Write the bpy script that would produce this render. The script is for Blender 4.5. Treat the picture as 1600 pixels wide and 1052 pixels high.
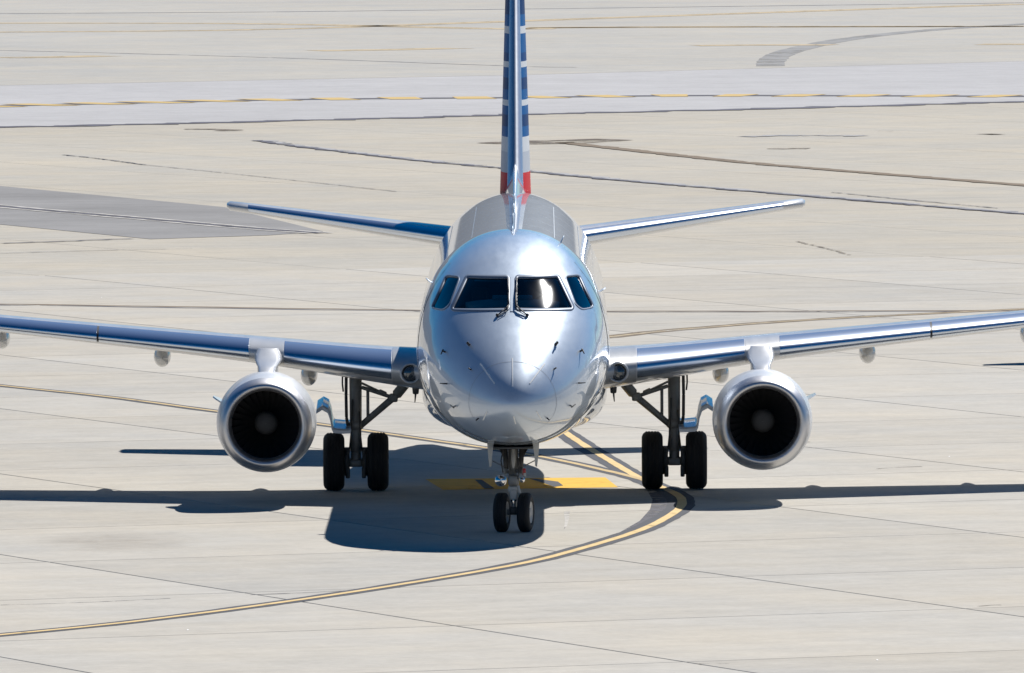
import bpy, bmesh, math, random
import numpy as np
from mathutils import Vector, Matrix

for o in list(bpy.data.objects):
    bpy.data.objects.remove(o)
scene = bpy.context.scene
C = scene.collection
R = math.radians
random.seed(7)

# ------------------------------------------------------------------ camera
CAM_D, CAM_H, F_PX = 188.6, 11.4, 19160.0
PITCH = math.atan2(852.0, F_PX)
cam_data = bpy.data.cameras.new('camera')
cam_data.sensor_width = 36.0
cam_data.lens = F_PX * 36.0 / 1600.0
cam_data.clip_start = 1.0
cam_data.clip_end = 12000.0
cam = bpy.data.objects.new('camera', cam_data)
C.objects.link(cam)
ROLL = R(-0.28)
cam.matrix_world = (Matrix.Translation((0, -CAM_D, CAM_H))
                    @ Matrix.Rotation(math.pi / 2 - PITCH, 4, 'X')
                    @ Matrix.Rotation(ROLL, 4, 'Z'))
scene.camera = cam

# ------------------------------------------------------------------ light
SUN_DIR = Vector((0.434, 0.76, 1.0)).normalized()      # towards the sun
SUN_EL = math.asin(SUN_DIR.z)
SUN_AZ = math.atan2(SUN_DIR.x, SUN_DIR.y)
world = bpy.data.worlds.new('World')
scene.world = world
world.use_nodes = True
wn = world.node_tree
wn.nodes.clear()
sky = wn.nodes.new('ShaderNodeTexSky')
sky.sky_type = 'NISHITA'
sky.sun_disc = False
sky.sun_elevation = SUN_EL
sky.sun_rotation = SUN_AZ
sky.altitude = 300
sky.air_density = 0.75
sky.dust_density = 0.0
sky.ozone_density = 3.5
wb = wn.nodes.new('ShaderNodeBackground')
wb.inputs['Strength'].default_value = 0.05
wo = wn.nodes.new('ShaderNodeOutputWorld')
hs = wn.nodes.new('ShaderNodeHueSaturation')       # clear dry air: a deeper blue over the whole sky
hs.inputs['Saturation'].default_value = 1.7
hs.inputs['Hue'].default_value = 0.498
wn.links.new(sky.outputs[0], hs.inputs['Color'])
wn.links.new(hs.outputs[0], wb.inputs[0])
wn.links.new(wb.outputs[0], wo.inputs[0])

sd = bpy.data.lights.new('sun', 'SUN')
sd.energy = 5.0
sd.angle = R(0.53)
sd.color = (1.0, 0.96, 0.905)
sun = bpy.data.objects.new('sun', sd)
sun.rotation_euler = SUN_DIR.to_track_quat('Z', 'Y').to_euler()
sun.location = (40, 60, 90)
C.objects.link(sun)

scene.view_settings.view_transform = 'Standard'
scene.view_settings.look = 'None'
scene.view_settings.gamma = 1.0
scene.view_settings.exposure = 0.23
scene.view_settings.use_curve_mapping = False
scene.render.engine = 'CYCLES'
scene.cycles.max_bounces = 8
scene.render.resolution_x = 1024
scene.render.resolution_y = 673

# ------------------------------------------------------------------ materials
MATS = {}


def new_mat(name):
    m = bpy.data.materials.new(name)
    m.use_nodes = True
    nt = m.node_tree
    p = nt.nodes['Principled BSDF']
    MATS[name] = m
    return m, nt, p


def N(nt, typ, **kw):
    n = nt.nodes.new(typ)
    for k, v in kw.items():
        setattr(n, k, v)
    return n


def mathn(nt, op, a, b=None, c=None):
    n = nt.nodes.new('ShaderNodeMath')
    n.operation = op
    for i, v in enumerate((a, b, c)):
        if v is None:
            continue
        if isinstance(v, (int, float)):
            n.inputs[i].default_value = v
        else:
            nt.links.new(v, n.inputs[i])
    return n.outputs[0]


def mixc(nt, fac, a, b, mode='MIX'):
    n = nt.nodes.new('ShaderNodeMix')
    n.data_type = 'RGBA'
    n.blend_type = mode
    for sock, v in ((n.inputs[0], fac), (n.inputs[6], a), (n.inputs[7], b)):
        if isinstance(v, (int, float)):
            sock.default_value = v
        elif isinstance(v, tuple):
            sock.default_value = (*v, 1.0)
        else:
            nt.links.new(v, sock)
    return n.outputs[2]


def noise(nt, vec, scale, detail=4, rough=0.55):
    n = nt.nodes.new('ShaderNodeTexNoise')
    n.inputs['Scale'].default_value = scale
    n.inputs['Detail'].default_value = detail
    n.inputs['Roughness'].default_value = rough
    if vec is not None:
        nt.links.new(vec, n.inputs['Vector'])
    return n.outputs['Fac']


def ramp(nt, fac, lo, hi, a=0.0, b=1.0):
    n = nt.nodes.new('ShaderNodeMapRange')
    nt.links.new(fac, n.inputs[0])
    n.inputs[1].default_value = lo
    n.inputs[2].default_value = hi
    n.inputs[3].default_value = a
    n.inputs[4].default_value = b
    return n.outputs[0]


def simple(name, col, rough=0.5, metal=0.0, coat=0.0, coat_rough=0.05, wear=0.0, ior=1.5):
    m, nt, p = new_mat(name)
    p.inputs['Base Color'].default_value = (*col, 1)
    p.inputs['Roughness'].default_value = rough
    p.inputs['Metallic'].default_value = metal
    p.inputs['Coat Weight'].default_value = coat
    p.inputs['Coat Roughness'].default_value = coat_rough
    p.inputs['IOR'].default_value = ior
    if wear > 0:
        tc = N(nt, 'ShaderNodeTexCoord')
        n1 = noise(nt, tc.outputs['Object'], 2.3, 6, 0.6)
        n2 = noise(nt, tc.outputs['Object'], 14.0, 4, 0.6)
        f = mathn(nt, 'ADD', mathn(nt, 'MULTIPLY', n1, 0.6), mathn(nt, 'MULTIPLY', n2, 0.4))
        f = ramp(nt, f, 0.35, 0.65)
        dark = tuple(c * (1 - wear) for c in col)
        nt.links.new(mixc(nt, f, dark, col), p.inputs['Base Color'])
        nt.links.new(ramp(nt, n2, 0.3, 0.7, max(0.0, rough - 0.012), rough + 0.015), p.inputs['Roughness'])
    return m


def concrete(name, col, rnd=0.05, joints=True, blotch=0.10, tint=(1.0, 0.95, 0.87)):
    m, nt, p = new_mat(name)
    geo = N(nt, 'ShaderNodeNewGeometry')
    pos = geo.outputs['Position']
    mp = N(nt, 'ShaderNodeMapping')
    mp.inputs['Rotation'].default_value = (0, 0, R(-23))
    nt.links.new(pos, mp.inputs['Vector'])
    n0 = noise(nt, pos, 0.035, 3, 0.5)
    n1 = noise(nt, pos, 0.16, 5, 0.6)
    n2 = noise(nt, pos, 0.9, 6, 0.65)
    n3 = noise(nt, pos, 6.0, 5, 0.7)
    # broom and tyre streaks running along the paving lanes
    ms = N(nt, 'ShaderNodeMapping')
    ms.inputs['Scale'].default_value = (0.12, 1.6, 1.0)
    nt.links.new(mp.outputs[0], ms.inputs['Vector'])
    n4 = noise(nt, ms.outputs[0], 1.0, 5, 0.6)
    k = mathn(nt, 'ADD', mathn(nt, 'MULTIPLY', ramp(nt, n0, 0.3, 0.7, -1, 1), blotch * 0.6),
              mathn(nt, 'MULTIPLY', ramp(nt, n1, 0.3, 0.7, -1, 1), blotch))
    k = mathn(nt, 'ADD', k, mathn(nt, 'MULTIPLY', ramp(nt, n2, 0.3, 0.7, -1, 1), 0.075))
    k = mathn(nt, 'ADD', k, mathn(nt, 'MULTIPLY', ramp(nt, n3, 0.3, 0.7, -1, 1), 0.07))
    k = mathn(nt, 'ADD', k, mathn(nt, 'MULTIPLY', ramp(nt, n4, 0.3, 0.7, -1, 1), 0.05))
    oi = N(nt, 'ShaderNodeObjectInfo')
    k = mathn(nt, 'ADD', k, ramp(nt, oi.outputs['Random'], 0, 1, -rnd, rnd))
    k = mathn(nt, 'ADD', k, 1.0)
    base = mixc(nt, ramp(nt, n1, 0.35, 0.7), col, tuple(c * t for c, t in zip(col, tint)))
    # scattered dark oil drips
    vo = N(nt, 'ShaderNodeTexVoronoi')
    vo.inputs['Scale'].default_value = 0.33
    nt.links.new(pos, vo.inputs['Vector'])
    drip = ramp(nt, vo.outputs['Distance'], 0.0, 0.16, 0.22, 0.0)
    drip = mathn(nt, 'MULTIPLY', drip, ramp(nt, n2, 0.45, 0.62))
    k = mathn(nt, 'SUBTRACT', k, drip)
    vm = nt.nodes.new('ShaderNodeVectorMath')
    vm.operation = 'SCALE'
    nt.links.new(base, vm.inputs[0])
    nt.links.new(k, vm.inputs['Scale'])
    colr = vm.outputs[0]
    if joints:
        sx = N(nt, 'ShaderNodeSeparateXYZ')
        nt.links.new(mp.outputs[0], sx.inputs[0])
        fx = mathn(nt, 'PINGPONG', mathn(nt, 'SUBTRACT', sx.outputs[0], -1.33), 3.85)
        fy = mathn(nt, 'PINGPONG', mathn(nt, 'SUBTRACT', sx.outputs[1], -11.4), 3.9)
        d = mathn(nt, 'MINIMUM', fx, fy)
        j = mathn(nt, 'LESS_THAN', d, 0.024)
        j = mathn(nt, 'MULTIPLY', j, ramp(nt, n1, 0.3, 0.65, 0.35, 0.95))
        colr = mixc(nt, j, colr, (0.10, 0.095, 0.09))
    nt.links.new(colr, p.inputs['Base Color'])
    p.inputs['Roughness'].default_value = 0.85
    p.inputs['Specular IOR Level'].default_value = 0.25
    b = N(nt, 'ShaderNodeBump')
    b.inputs['Strength'].default_value = 0.25
    b.inputs['Distance'].default_value = 0.01
    nt.links.new(n3, b.inputs['Height'])
    nt.links.new(b.outputs[0], p.inputs['Normal'])
    return m


def paint(name, col, wear=0.35, scale=2.5):
    """Road paint: worn through to nothing in irregular flakes."""
    m, nt, p = new_mat(name)
    geo = N(nt, 'ShaderNodeNewGeometry')
    pos = geo.outputs['Position']
    n1 = noise(nt, pos, scale, 6, 0.7)
    n2 = noise(nt, pos, 0.35, 3, 0.5)
    nt.links.new(mixc(nt, ramp(nt, n1, 0.3, 0.7), tuple(c * 0.78 for c in col), col), p.inputs['Base Color'])
    p.inputs['Roughness'].default_value = 0.75
    p.inputs['Specular IOR Level'].default_value = 0.25
    if wear > 0:
        a = mathn(nt, 'ADD', mathn(nt, 'MULTIPLY', n1, 0.6), mathn(nt, 'MULTIPLY', n2, 0.4))
        lo = 0.28 + 0.28 * wear
        nt.links.new(ramp(nt, a, lo - 0.06, lo + 0.06), p.inputs['Alpha'])
    return m


concrete('concrete_near', (0.445, 0.43, 0.395), rnd=0.06, joints=False, blotch=0.06)
concrete('concrete_tan', (0.42, 0.40, 0.355), rnd=0.0, blotch=0.08)
concrete('concrete_pale', (0.41, 0.408, 0.415), rnd=0.0, joints=False, blotch=0.06, tint=(1, 1, 1))
concrete('concrete_far', (0.405, 0.40, 0.38), rnd=0.0, joints=False, blotch=0.08)
concrete('concrete_grey_patch', (0.235, 0.232, 0.232), rnd=0.0, joints=False, blotch=0.13, tint=(1, 1, 1))


def sealant():
    m, nt, p = new_mat('sealant')
    geo = N(nt, 'ShaderNodeNewGeometry')
    n1 = noise(nt, geo.outputs['Position'], 0.22, 4, 0.65)
    n2 = noise(nt, geo.outputs['Position'], 1.3, 4, 0.6)
    f = mathn(nt, 'ADD', mathn(nt, 'MULTIPLY', n1, 0.7), mathn(nt, 'MULTIPLY', n2, 0.3))
    nt.links.new(mixc(nt, ramp(nt, f, 0.40, 0.58), (0.37, 0.36, 0.335), (0.10, 0.098, 0.09)), p.inputs['Base Color'])
    p.inputs['Roughness'].default_value = 0.8


sealant()
paint('yellow_paint', (0.75, 0.55, 0.26), 0.28)
paint('worn_yellow_paint', (0.60, 0.45, 0.23), 0.35)
paint('bright_yellow_paint', (0.76, 0.46, 0.05), 0.3)
paint('faded_yellow_paint', (0.52, 0.42, 0.27), 0.55, 1.2)
paint('dash_yellow_paint', (0.60, 0.43, 0.16), 0.1, 0.8)
paint('dash_black_paint', (0.10, 0.10, 0.12), 0.15, 0.8)
paint('black_paint', (0.075, 0.08, 0.095), 0.15)
paint('old_black_paint', (0.11, 0.11, 0.13), 0.55)
paint('brown_line_paint', (0.20, 0.15, 0.10), 0.35, 1.4)
paint('tar_paint', (0.10, 0.10, 0.13), 0.5, 1.0)
paint('rubber_mark', (0.29, 0.29, 0.29), 0.55, 0.5)
paint('white_streak_paint', (0.55, 0.53, 0.5), 0.55, 0.8)
paint('grey_streak_paint', (0.38, 0.38, 0.39), 0.6, 0.8)
paint('stain_paint', (0.13, 0.10, 0.075), 0.75, 0.9)


def soft_stain():
    m, nt, p = new_mat('soft_stain_paint')
    tc = N(nt, 'ShaderNodeTexCoord')
    vm = nt.nodes.new('ShaderNodeVectorMath')
    vm.operation = 'DISTANCE'
    sx = N(nt, 'ShaderNodeSeparateXYZ')
    nt.links.new(tc.outputs['Generated'], sx.inputs[0])
    cb = N(nt, 'ShaderNodeCombineXYZ')
    nt.links.new(sx.outputs[0], cb.inputs[0])
    nt.links.new(sx.outputs[1], cb.inputs[1])
    nt.links.new(cb.outputs[0], vm.inputs[0])
    vm.inputs[1].default_value = (0.5, 0.5, 0.0)
    geo = N(nt, 'ShaderNodeNewGeometry')
    n1 = noise(nt, geo.outputs['Position'], 0.7, 5, 0.65)
    a = mathn(nt, 'MULTIPLY', ramp(nt, vm.outputs['Value'], 0.10, 0.46, 1, 0), ramp(nt, n1, 0.3, 0.7, 0.0, 0.3))
    nt.links.new(a, p.inputs['Alpha'])
    p.inputs['Base Color'].default_value = (0.33, 0.275, 0.22, 1)
    p.inputs['Roughness'].default_value = 0.85


soft_stain()


def silver_paint(name, col, metal, rough, coat=1.0, seam=True):
    m, nt, p = new_mat(name)
    tc = N(nt, 'ShaderNodeTexCoord')
    n1 = noise(nt, tc.outputs['Object'], 1.1, 5, 0.6)
    ms = N(nt, 'ShaderNodeMapping')
    ms.inputs['Scale'].default_value = (3.0, 0.35, 3.0)
    nt.links.new(tc.outputs['Object'], ms.inputs['Vector'])
    n2 = noise(nt, ms.outputs[0], 2.0, 5, 0.65)
    f = mathn(nt, 'ADD', mathn(nt, 'MULTIPLY', n1, 0.5), mathn(nt, 'MULTIPLY', n2, 0.5))
    nt.links.new(mixc(nt, ramp(nt, f, 0.35, 0.65), tuple(c * 0.93 for c in col), col), p.inputs['Base Color'])
    p.inputs['Metallic'].default_value = metal
    nt.links.new(ramp(nt, n2, 0.3, 0.7, rough - 0.03, rough + 0.04), p.inputs['Roughness'])
    p.inputs['Coat Weight'].default_value = coat
    p.inputs['Coat Roughness'].default_value = 0.03
    p.inputs['Coat IOR'].default_value = 1.6
    return m


silver_paint('silver_paint', (0.60, 0.69, 0.80), 0.42, 0.41, 1.0)
silver_paint('cowl_paint', (0.70, 0.73, 0.77), 0.15, 0.42, 0.4)
silver_paint('grey_paint', (0.46, 0.47, 0.48), 0.2, 0.38, 0.6)
silver_paint('white_grey_paint', (0.66, 0.67, 0.68), 0.15, 0.35, 0.7)
simple('polished_metal', (0.70, 0.77, 0.88), 0.26, 1.0)
simple('satin_metal', (0.74, 0.78, 0.84), 0.42, 0.9, wear=0.05)
simple('lip_metal', (0.68, 0.68, 0.70), 0.42, 1.0, wear=0.08)
simple('inlet_liner', (0.05, 0.05, 0.055), 0.6)
simple('fan_blade_metal', (0.11, 0.11, 0.12), 0.45, 0.8)
simple('spinner_grey', (0.05, 0.049, 0.047), 0.7)
simple('gear_metal', (0.33, 0.33, 0.32), 0.45, 0.3, wear=0.35)
simple('gear_dark', (0.10, 0.10, 0.10), 0.5, 0.3, wear=0.3)
simple('gear_white', (0.62, 0.61, 0.58), 0.5, wear=0.25)
simple('chrome', (0.85, 0.85, 0.86), 0.08, 1.0)
simple('tyre_rubber', (0.018, 0.018, 0.019), 0.75, wear=0.3)
simple('rim_paint', (0.60, 0.58, 0.54), 0.5, wear=0.3)
simple('frame_metal', (0.15, 0.19, 0.26), 0.45, 0.2)
simple('dark_trim', (0.03, 0.03, 0.035), 0.5)
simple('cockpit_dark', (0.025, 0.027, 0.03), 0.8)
simple('cockpit_grey', (0.42, 0.47, 0.45), 0.8)
simple('strip_metal', (0.88, 0.88, 0.86), 0.5, 0.0)
simple('seam_line', (0.40, 0.44, 0.49), 0.5, 0.2)
simple('chip_white', (0.75, 0.74, 0.72), 0.7)
simple('red_lens', (0.55, 0.05, 0.04), 0.2)
simple('cabin_glass', (0.015, 0.017, 0.022), 0.05, 0.0, 1.0)
simple('lamp_glass', (0.10, 0.11, 0.12), 0.06, 0.6, 1.0, 0.02)


def glass_mat():
    m, nt, p = new_mat('cockpit_glass')
    nt.nodes.remove(p)
    out = nt.nodes['Material Output']
    tr = N(nt, 'ShaderNodeBsdfTransparent')
    tr.inputs[0].default_value = (0.78, 0.84, 0.83, 1)
    gl = N(nt, 'ShaderNodeBsdfGlossy')
    gl.inputs['Roughness'].default_value = 0.06
    gl.inputs[0].default_value = (0.95, 0.97, 1.0, 1)
    fr = N(nt, 'ShaderNodeFresnel')
    fr.inputs['IOR'].default_value = 1.38
    mx = N(nt, 'ShaderNodeMixShader')
    nt.links.new(fr.outputs[0], mx.inputs[0])
    nt.links.new(tr.outputs[0], mx.inputs[1])
    nt.links.new(gl.outputs[0], mx.inputs[2])
    nt.links.new(mx.outputs[0], out.inputs[0])


glass_mat()


def tail_mat():
    """Printed tail bars: red at the foot, a pale bar, blue bars with thin white ones between."""
    m, nt, p = new_mat('tail_bars')
    tc = N(nt, 'ShaderNodeTexCoord')
    sx = N(nt, 'ShaderNodeSeparateXYZ')
    nt.links.new(tc.outputs['Object'], sx.inputs[0])
    z = sx.outputs[2]
    cr = N(nt, 'ShaderNodeValToRGB')
    cr.color_ramp.interpolation = 'CONSTANT'
    z0, z1 = 3.6, 10.0
    red, pale, grey = (0.50, 0.015, 0.02), (0.66, 0.69, 0.72), (0.50, 0.54, 0.60)
    b1, b2, b3 = (0.010, 0.045, 0.16), (0.012, 0.11, 0.33), (0.010, 0.06, 0.21)
    stops = [(3.6, red), (4.52, (0.62, 0.03, 0.03)), (4.83, grey), (5.20, pale), (5.44, b2), (5.62, b1), (5.82, b2),
             (5.97, pale), (6.07, b2), (6.25, b1), (6.43, b2), (6.61, pale), (6.71, b3), (6.87, b2), (7.20, pale),
             (7.32, b2), (7.52, b1), (7.83, pale), (7.94, b2), (8.46, pale), (8.57, b3), (9.08, pale), (9.18, b2)]
    el = cr.color_ramp.elements
    for i, (zz, c) in enumerate(stops):
        pos = (zz - z0) / (z1 - z0)
        e = el[i] if i < 2 else el.new(pos)
        e.position = pos
        e.color = (*c, 1)
    nt.links.new(ramp(nt, z, z0, z1), cr.inputs[0])
    nt.links.new(cr.outputs[0], p.inputs['Base Color'])
    p.inputs['Roughness'].default_value = 0.5
    p.inputs['Specular IOR Level'].default_value = 0.12


tail_mat()

# ------------------------------------------------------------------ helpers


def obj(name, verts, faces, mat, parent=None, smooth=True, recalc=False, kind=None, loc=None):
    me = bpy.data.meshes.new(name)
    me.from_pydata([tuple(v) for v in verts], [], faces)
    if recalc:
        bm = bmesh.new()
        bm.from_mesh(me)
        bmesh.ops.recalc_face_normals(bm, faces=bm.faces[:])
        bm.to_mesh(me)
        bm.free()
    if smooth:
        me.polygons.foreach_set('use_smooth', [True] * len(me.polygons))
    me.materials.append(MATS[mat])
    me.update()
    o = bpy.data.objects.new(name, me)
    C.objects.link(o)
    if parent is not None:
        o.parent = parent
    if kind:
        o['kind'] = kind
    if loc:
        o.location = loc
    return o


class MB:
    """Collects shapes for one mesh."""

    def __init__(self):
        self.v, self.f = [], []

    def add(self, v, f):
        n = len(self.v)
        self.v += [Vector(p) for p in v]
        self.f += [tuple(i + n for i in q) for q in f]
        return self

    def grid(self, rows, closed=False):
        nr, nc = len(rows), len(rows[0])
        v = [p for r in rows for p in r]
        f = []
        for i in range(nr - 1):
            for j in range(nc if closed else nc - 1):
                k = (j + 1) % nc
                f.append((i * nc + j, i * nc + k, (i + 1) * nc + k, (i + 1) * nc + j))
        return self.add(v, f)

    def loft(self, rows, caps=True):
        self.grid(rows, True)
        if caps:
            for r in (rows[0], rows[-1]):
                n = len(self.v)
                self.v += [Vector(p) for p in r]
                self.f.append(tuple(range(n, n + len(r))))
        return self

    def tube(self, a, b, r0, r1=None, n=14):
        a, b = Vector(a), Vector(b)
        r1 = r0 if r1 is None else r1
        d = (b - a).normalized()
        u = d.orthogonal().normalized()
        w = d.cross(u)
        L = (b - a).length
        e = min(0.25 * min(r0, r1), 0.2 * L)
        rows = []
        for t, r in ((0, r0 - e), (e / L, r0), (1 - e / L, r1), (1, r1 - e)):
            c = a + (b - a) * t
            rows.append([c + (u * math.cos(q) + w * math.sin(q)) * r
                         for q in [2 * math.pi * i / n for i in range(n)]])
        return self.loft(rows)

    def path(self, pts, r, n=10):
        for a, b in zip(pts[:-1], pts[1:]):
            self.tube(a, b, r, r, n)
        return self

    def lathe(self, prof, n, axis='x', c=(0, 0, 0), rot=0.0):
        """prof: (axial, radius)."""
        c = Vector(c)
        rows = []
        for a, r in prof:
            ring = []
            for i in range(n):
                q = 2 * math.pi * i / n
                if axis == 'x':
                    p = Vector((a, r * math.cos(q), r * math.sin(q)))
                elif axis == 'y':
                    p = Vector((r * math.cos(q), a, r * math.sin(q)))
                else:
                    p = Vector((r * math.cos(q), r * math.sin(q), a))
                if rot:
                    p = Matrix.Rotation(rot, 3, 'Z') @ p
                ring.append(c + p)
            rows.append(ring)
        return self.grid(rows, True)

    def box(self, c, s, bev=0.0, rot=None):
        hx, hy, hz = s[0] / 2, s[1] / 2, s[2] / 2
        b = bev or 0.12 * min(s)
        bm = bmesh.new()
        bmesh.ops.create_cube(bm, size=1.0)
        for v in bm.verts:
            v.co = Vector((v.co.x * s[0], v.co.y * s[1], v.co.z * s[2]))
        bmesh.ops.bevel(bm, geom=bm.edges[:], offset=b, segments=2, affect='EDGES', profile=0.6)
        bm.verts.index_update()
        M3 = rot if rot is not None else Matrix.Identity(3)
        self.add([Vector(c) + M3 @ v.co for v in bm.verts], [tuple(v.index for v in f.verts) for f in bm.faces])
        bm.free()
        return self

    def ball(self, c, r, n=14, sq=(1, 1, 1)):
        rows = []
        for i in range(n // 2 + 1):
            t = math.pi * i / (n // 2)
            rr = max(math.sin(t), 0.01)
            rows.append([Vector(c) + Vector((r * sq[0] * rr * math.cos(2 * math.pi * k / n),
                                             r * sq[1] * rr * math.sin(2 * math.pi * k / n),
                                             r * sq[2] * math.cos(t))) for k in range(n)])
        return self.grid(rows, True)

    def build(self, name, mat, parent=None, smooth=True, recalc=True, kind=None):
        return obj(name, self.v, self.f, mat, parent, smooth, recalc, kind)


def autosmooth(o, deg=35):
    me = o.data
    bm = bmesh.new()
    bm.from_mesh(me)
    bmesh.ops.remove_doubles(bm, verts=bm.verts[:], dist=1e-5)
    bmesh.ops.recalc_face_normals(bm, faces=bm.faces[:])
    lim = R(deg)
    for e in bm.edges:
        if len(e.link_faces) == 2:
            e.smooth = e.calc_face_angle(0) < lim
    bm.to_mesh(me)
    bm.free()
    return o


def pchip(xs, ys):
    xs, ys = np.array(xs, float), np.array(ys, float)
    h = np.diff(xs)
    d = np.diff(ys) / h
    m = np.zeros_like(ys)
    m[0], m[-1] = d[0], d[-1]
    for i in range(1, len(xs) - 1):
        if d[i - 1] * d[i] > 0:
            w1, w2 = 2 * h[i] + h[i - 1], h[i] + 2 * h[i - 1]
            m[i] = (w1 + w2) / (w1 / d[i - 1] + w2 / d[i])

    def f(x):
        x = min(max(x, xs[0]), xs[-1])
        i = min(int(np.searchsorted(xs, x, 'right')) - 1, len(xs) - 2)
        t = (x - xs[i]) / h[i]
        return float((1 + 2 * t) * (1 - t) ** 2 * ys[i] + t * (1 - t) ** 2 * h[i] * m[i]
                     + t * t * (3 - 2 * t) * ys[i + 1] + t * t * (t - 1) * h[i] * m[i + 1])
    return f


def px(u, v):
    """A point of the flat apron, found by its sight line."""
    r = -ROLL
    du, dv = u - 800.0, v - 526.0
    u2 = du * math.cos(r) - dv * math.sin(r)
    v2 = du * math.sin(r) + dv * math.cos(r)
    d = F_PX * CAM_H / (v2 + 526 + 326)
    return Vector((u2 * d / F_PX, d - CAM_D, 0))


def catmull(pts, step=0.5):
    out = []
    P = [pts[0] * 2 - pts[1]] + list(pts) + [pts[-1] * 2 - pts[-2]]
    for i in range(1, len(P) - 2):
        a, b, c, d = P[i - 1], P[i], P[i + 1], P[i + 2]
        n = max(2, int((c - b).length / step))
        for k in range(n):
            t = k / n
            out.append(0.5 * ((2 * b) + (c - a) * t + (2 * a - 5 * b + 4 * c - d) * t * t
                              + (3 * b - a - 3 * c + d) * t ** 3))
    out.append(pts[-1])
    return out


def ribbon(name, pts, lo, hi, z, mat, wob=0.012, kind='structure', step=0.5, wave=0.0):
    """A painted strip along pts between offsets lo and hi (metres to the right of travel)."""
    P = catmull([Vector((p[0], p[1], 0)) for p in pts], step)
    v, f = [], []
    ph = random.random() * 9
    for i, p in enumerate(P):
        t = (P[min(i + 1, len(P) - 1)] - P[max(i - 1, 0)])
        t = Vector((t.x, t.y, 0)).normalized()
        nrm = Vector((t.y, -t.x, 0))
        off = wave * math.sin(i * 0.9 + ph) + wave * 0.7 * math.sin(i * 2.3 + ph * 2)
        a = p + nrm * (lo + off + random.uniform(-wob, wob))
        b = p + nrm * (hi + off + random.uniform(-wob, wob))
        v += [(a.x, a.y, z), (b.x, b.y, z)]
        if i:
            f.append((2 * i - 2, 2 * i - 1, 2 * i + 1, 2 * i))
    return obj(name, v, f, mat, kind=kind, smooth=False)


def sheet(name, pts, z, mat):
    return obj(name, [(p[0], p[1], z) for p in pts], [tuple(range(len(pts)))], mat, kind='structure', smooth=False)


# ------------------------------------------------------------------ ground
ang = R(23)
AX, BX = Vector((math.cos(ang), math.sin(ang), 0)), Vector((-math.sin(ang), math.cos(ang), 0))
PA, PB = 7.70, 7.80                 # slab pitch across and along
QA, QB = -1.33, -11.4

S = 6000.0
apron = obj('apron', [(-S, -S, -0.014), (S, -S, -0.014), (S, S, -0.014), (-S, S, -0.014)], [(0, 1, 2, 3)],
            'concrete_tan', kind='structure', smooth=False)


def slab_mesh(w, l, t=0.05, b=0.012):
    bm = bmesh.new()
    bmesh.ops.create_cube(bm, size=1.0)
    for v in bm.verts:
        v.co = Vector((v.co.x * w, v.co.y * l, (v.co.z - 0.5) * t))
    top = [e for e in bm.edges if all(v.co.z > -0.001 for v in e.verts)]
    bmesh.ops.bevel(bm, geom=top, offset=b, segments=1, affect='EDGES')
    me = bpy.data.meshes.new('concrete_slab')
    bm.to_mesh(me)
    bm.free()
    me.materials.append(MATS['concrete_near'])
    return me


GAP = 0.034
slab_me = slab_mesh(PA - GAP, PB - GAP)
for ib in range(-4, 14):
    for ia in range(-9, 12):
        c = AX * (QA + (ia + 0.5) * PA) + BX * (QB + (ib + 0.5) * PB)
        d = c.y + CAM_D
        if abs(c.x) > 0.0418 * d + 9.0 or c.y < -44:
            continue
        o = bpy.data.objects.new('concrete_slab', slab_me)
        o.location = c
        o.rotation_euler = (0, 0, ang)
        C.objects.link(o)
        o.parent = apron
jl = []
# dark joint filler lying under the near slabs
corn = [AX * (QA + a * PA) + BX * (QB + b * PB) for a, b in ((-9, -4), (12, -4), (12, 14), (-9, 14))]
sheet('joint_filler', [(p.x, p.y) for p in corn], -0.009, 'sealant')

# zones of other paving beyond the slabs
sheet('taxiway', [px(-900, 214), px(0, 198), px(600, 184), px(1600, 158), px(2500, 128),
                  px(2500, 60), px(1600, 95), px(800, 117), px(0, 133), px(-900, 147)], -0.008, 'concrete_pale')
sheet('far_apron', [px(-900, 147), px(0, 133), px(800, 117), px(1600, 95), px(2500, 60),
                    (900, 3000), (-900, 3000)], -0.004, 'concrete_far')
sheet('asphalt_patch', [px(-300, 256), px(0, 290), px(350, 323), px(505, 361), px(420, 367), px(235, 373),
                        px(0, 350), px(-300, 322)], -0.006, 'concrete_grey_patch')

# far rim of low hills and buildings all round, seen only as a dark horizon in the polished skin
v, f = [], []
NH = 180
for i in range(NH):
    a = 2 * math.pi * i / NH
    hgt = 95 + 45 * math.sin(3 * a + 1) + 28 * math.sin(7 * a + 2) + 14 * math.sin(17 * a) + random.uniform(-8, 8)
    for r_, z_ in ((1500, -1.0), (1750, hgt * 0.55), (2050, hgt), (2600, hgt * 0.4), (2900, -1.0)):
        v.append((math.cos(a) * r_, math.sin(a) * r_, z_))
for i in range(NH):
    k = (i + 1) % NH
    for j in range(4):
        f.append((i * 5 + j, k * 5 + j, k * 5 + j + 1, i * 5 + j + 1))
simple('hazy_hill', (0.075, 0.085, 0.10), 0.9, wear=0.3)  # bluish haze of distance is put into the hill colour
obj('hills', v, f, 'hazy_hill', kind='structure')

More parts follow.
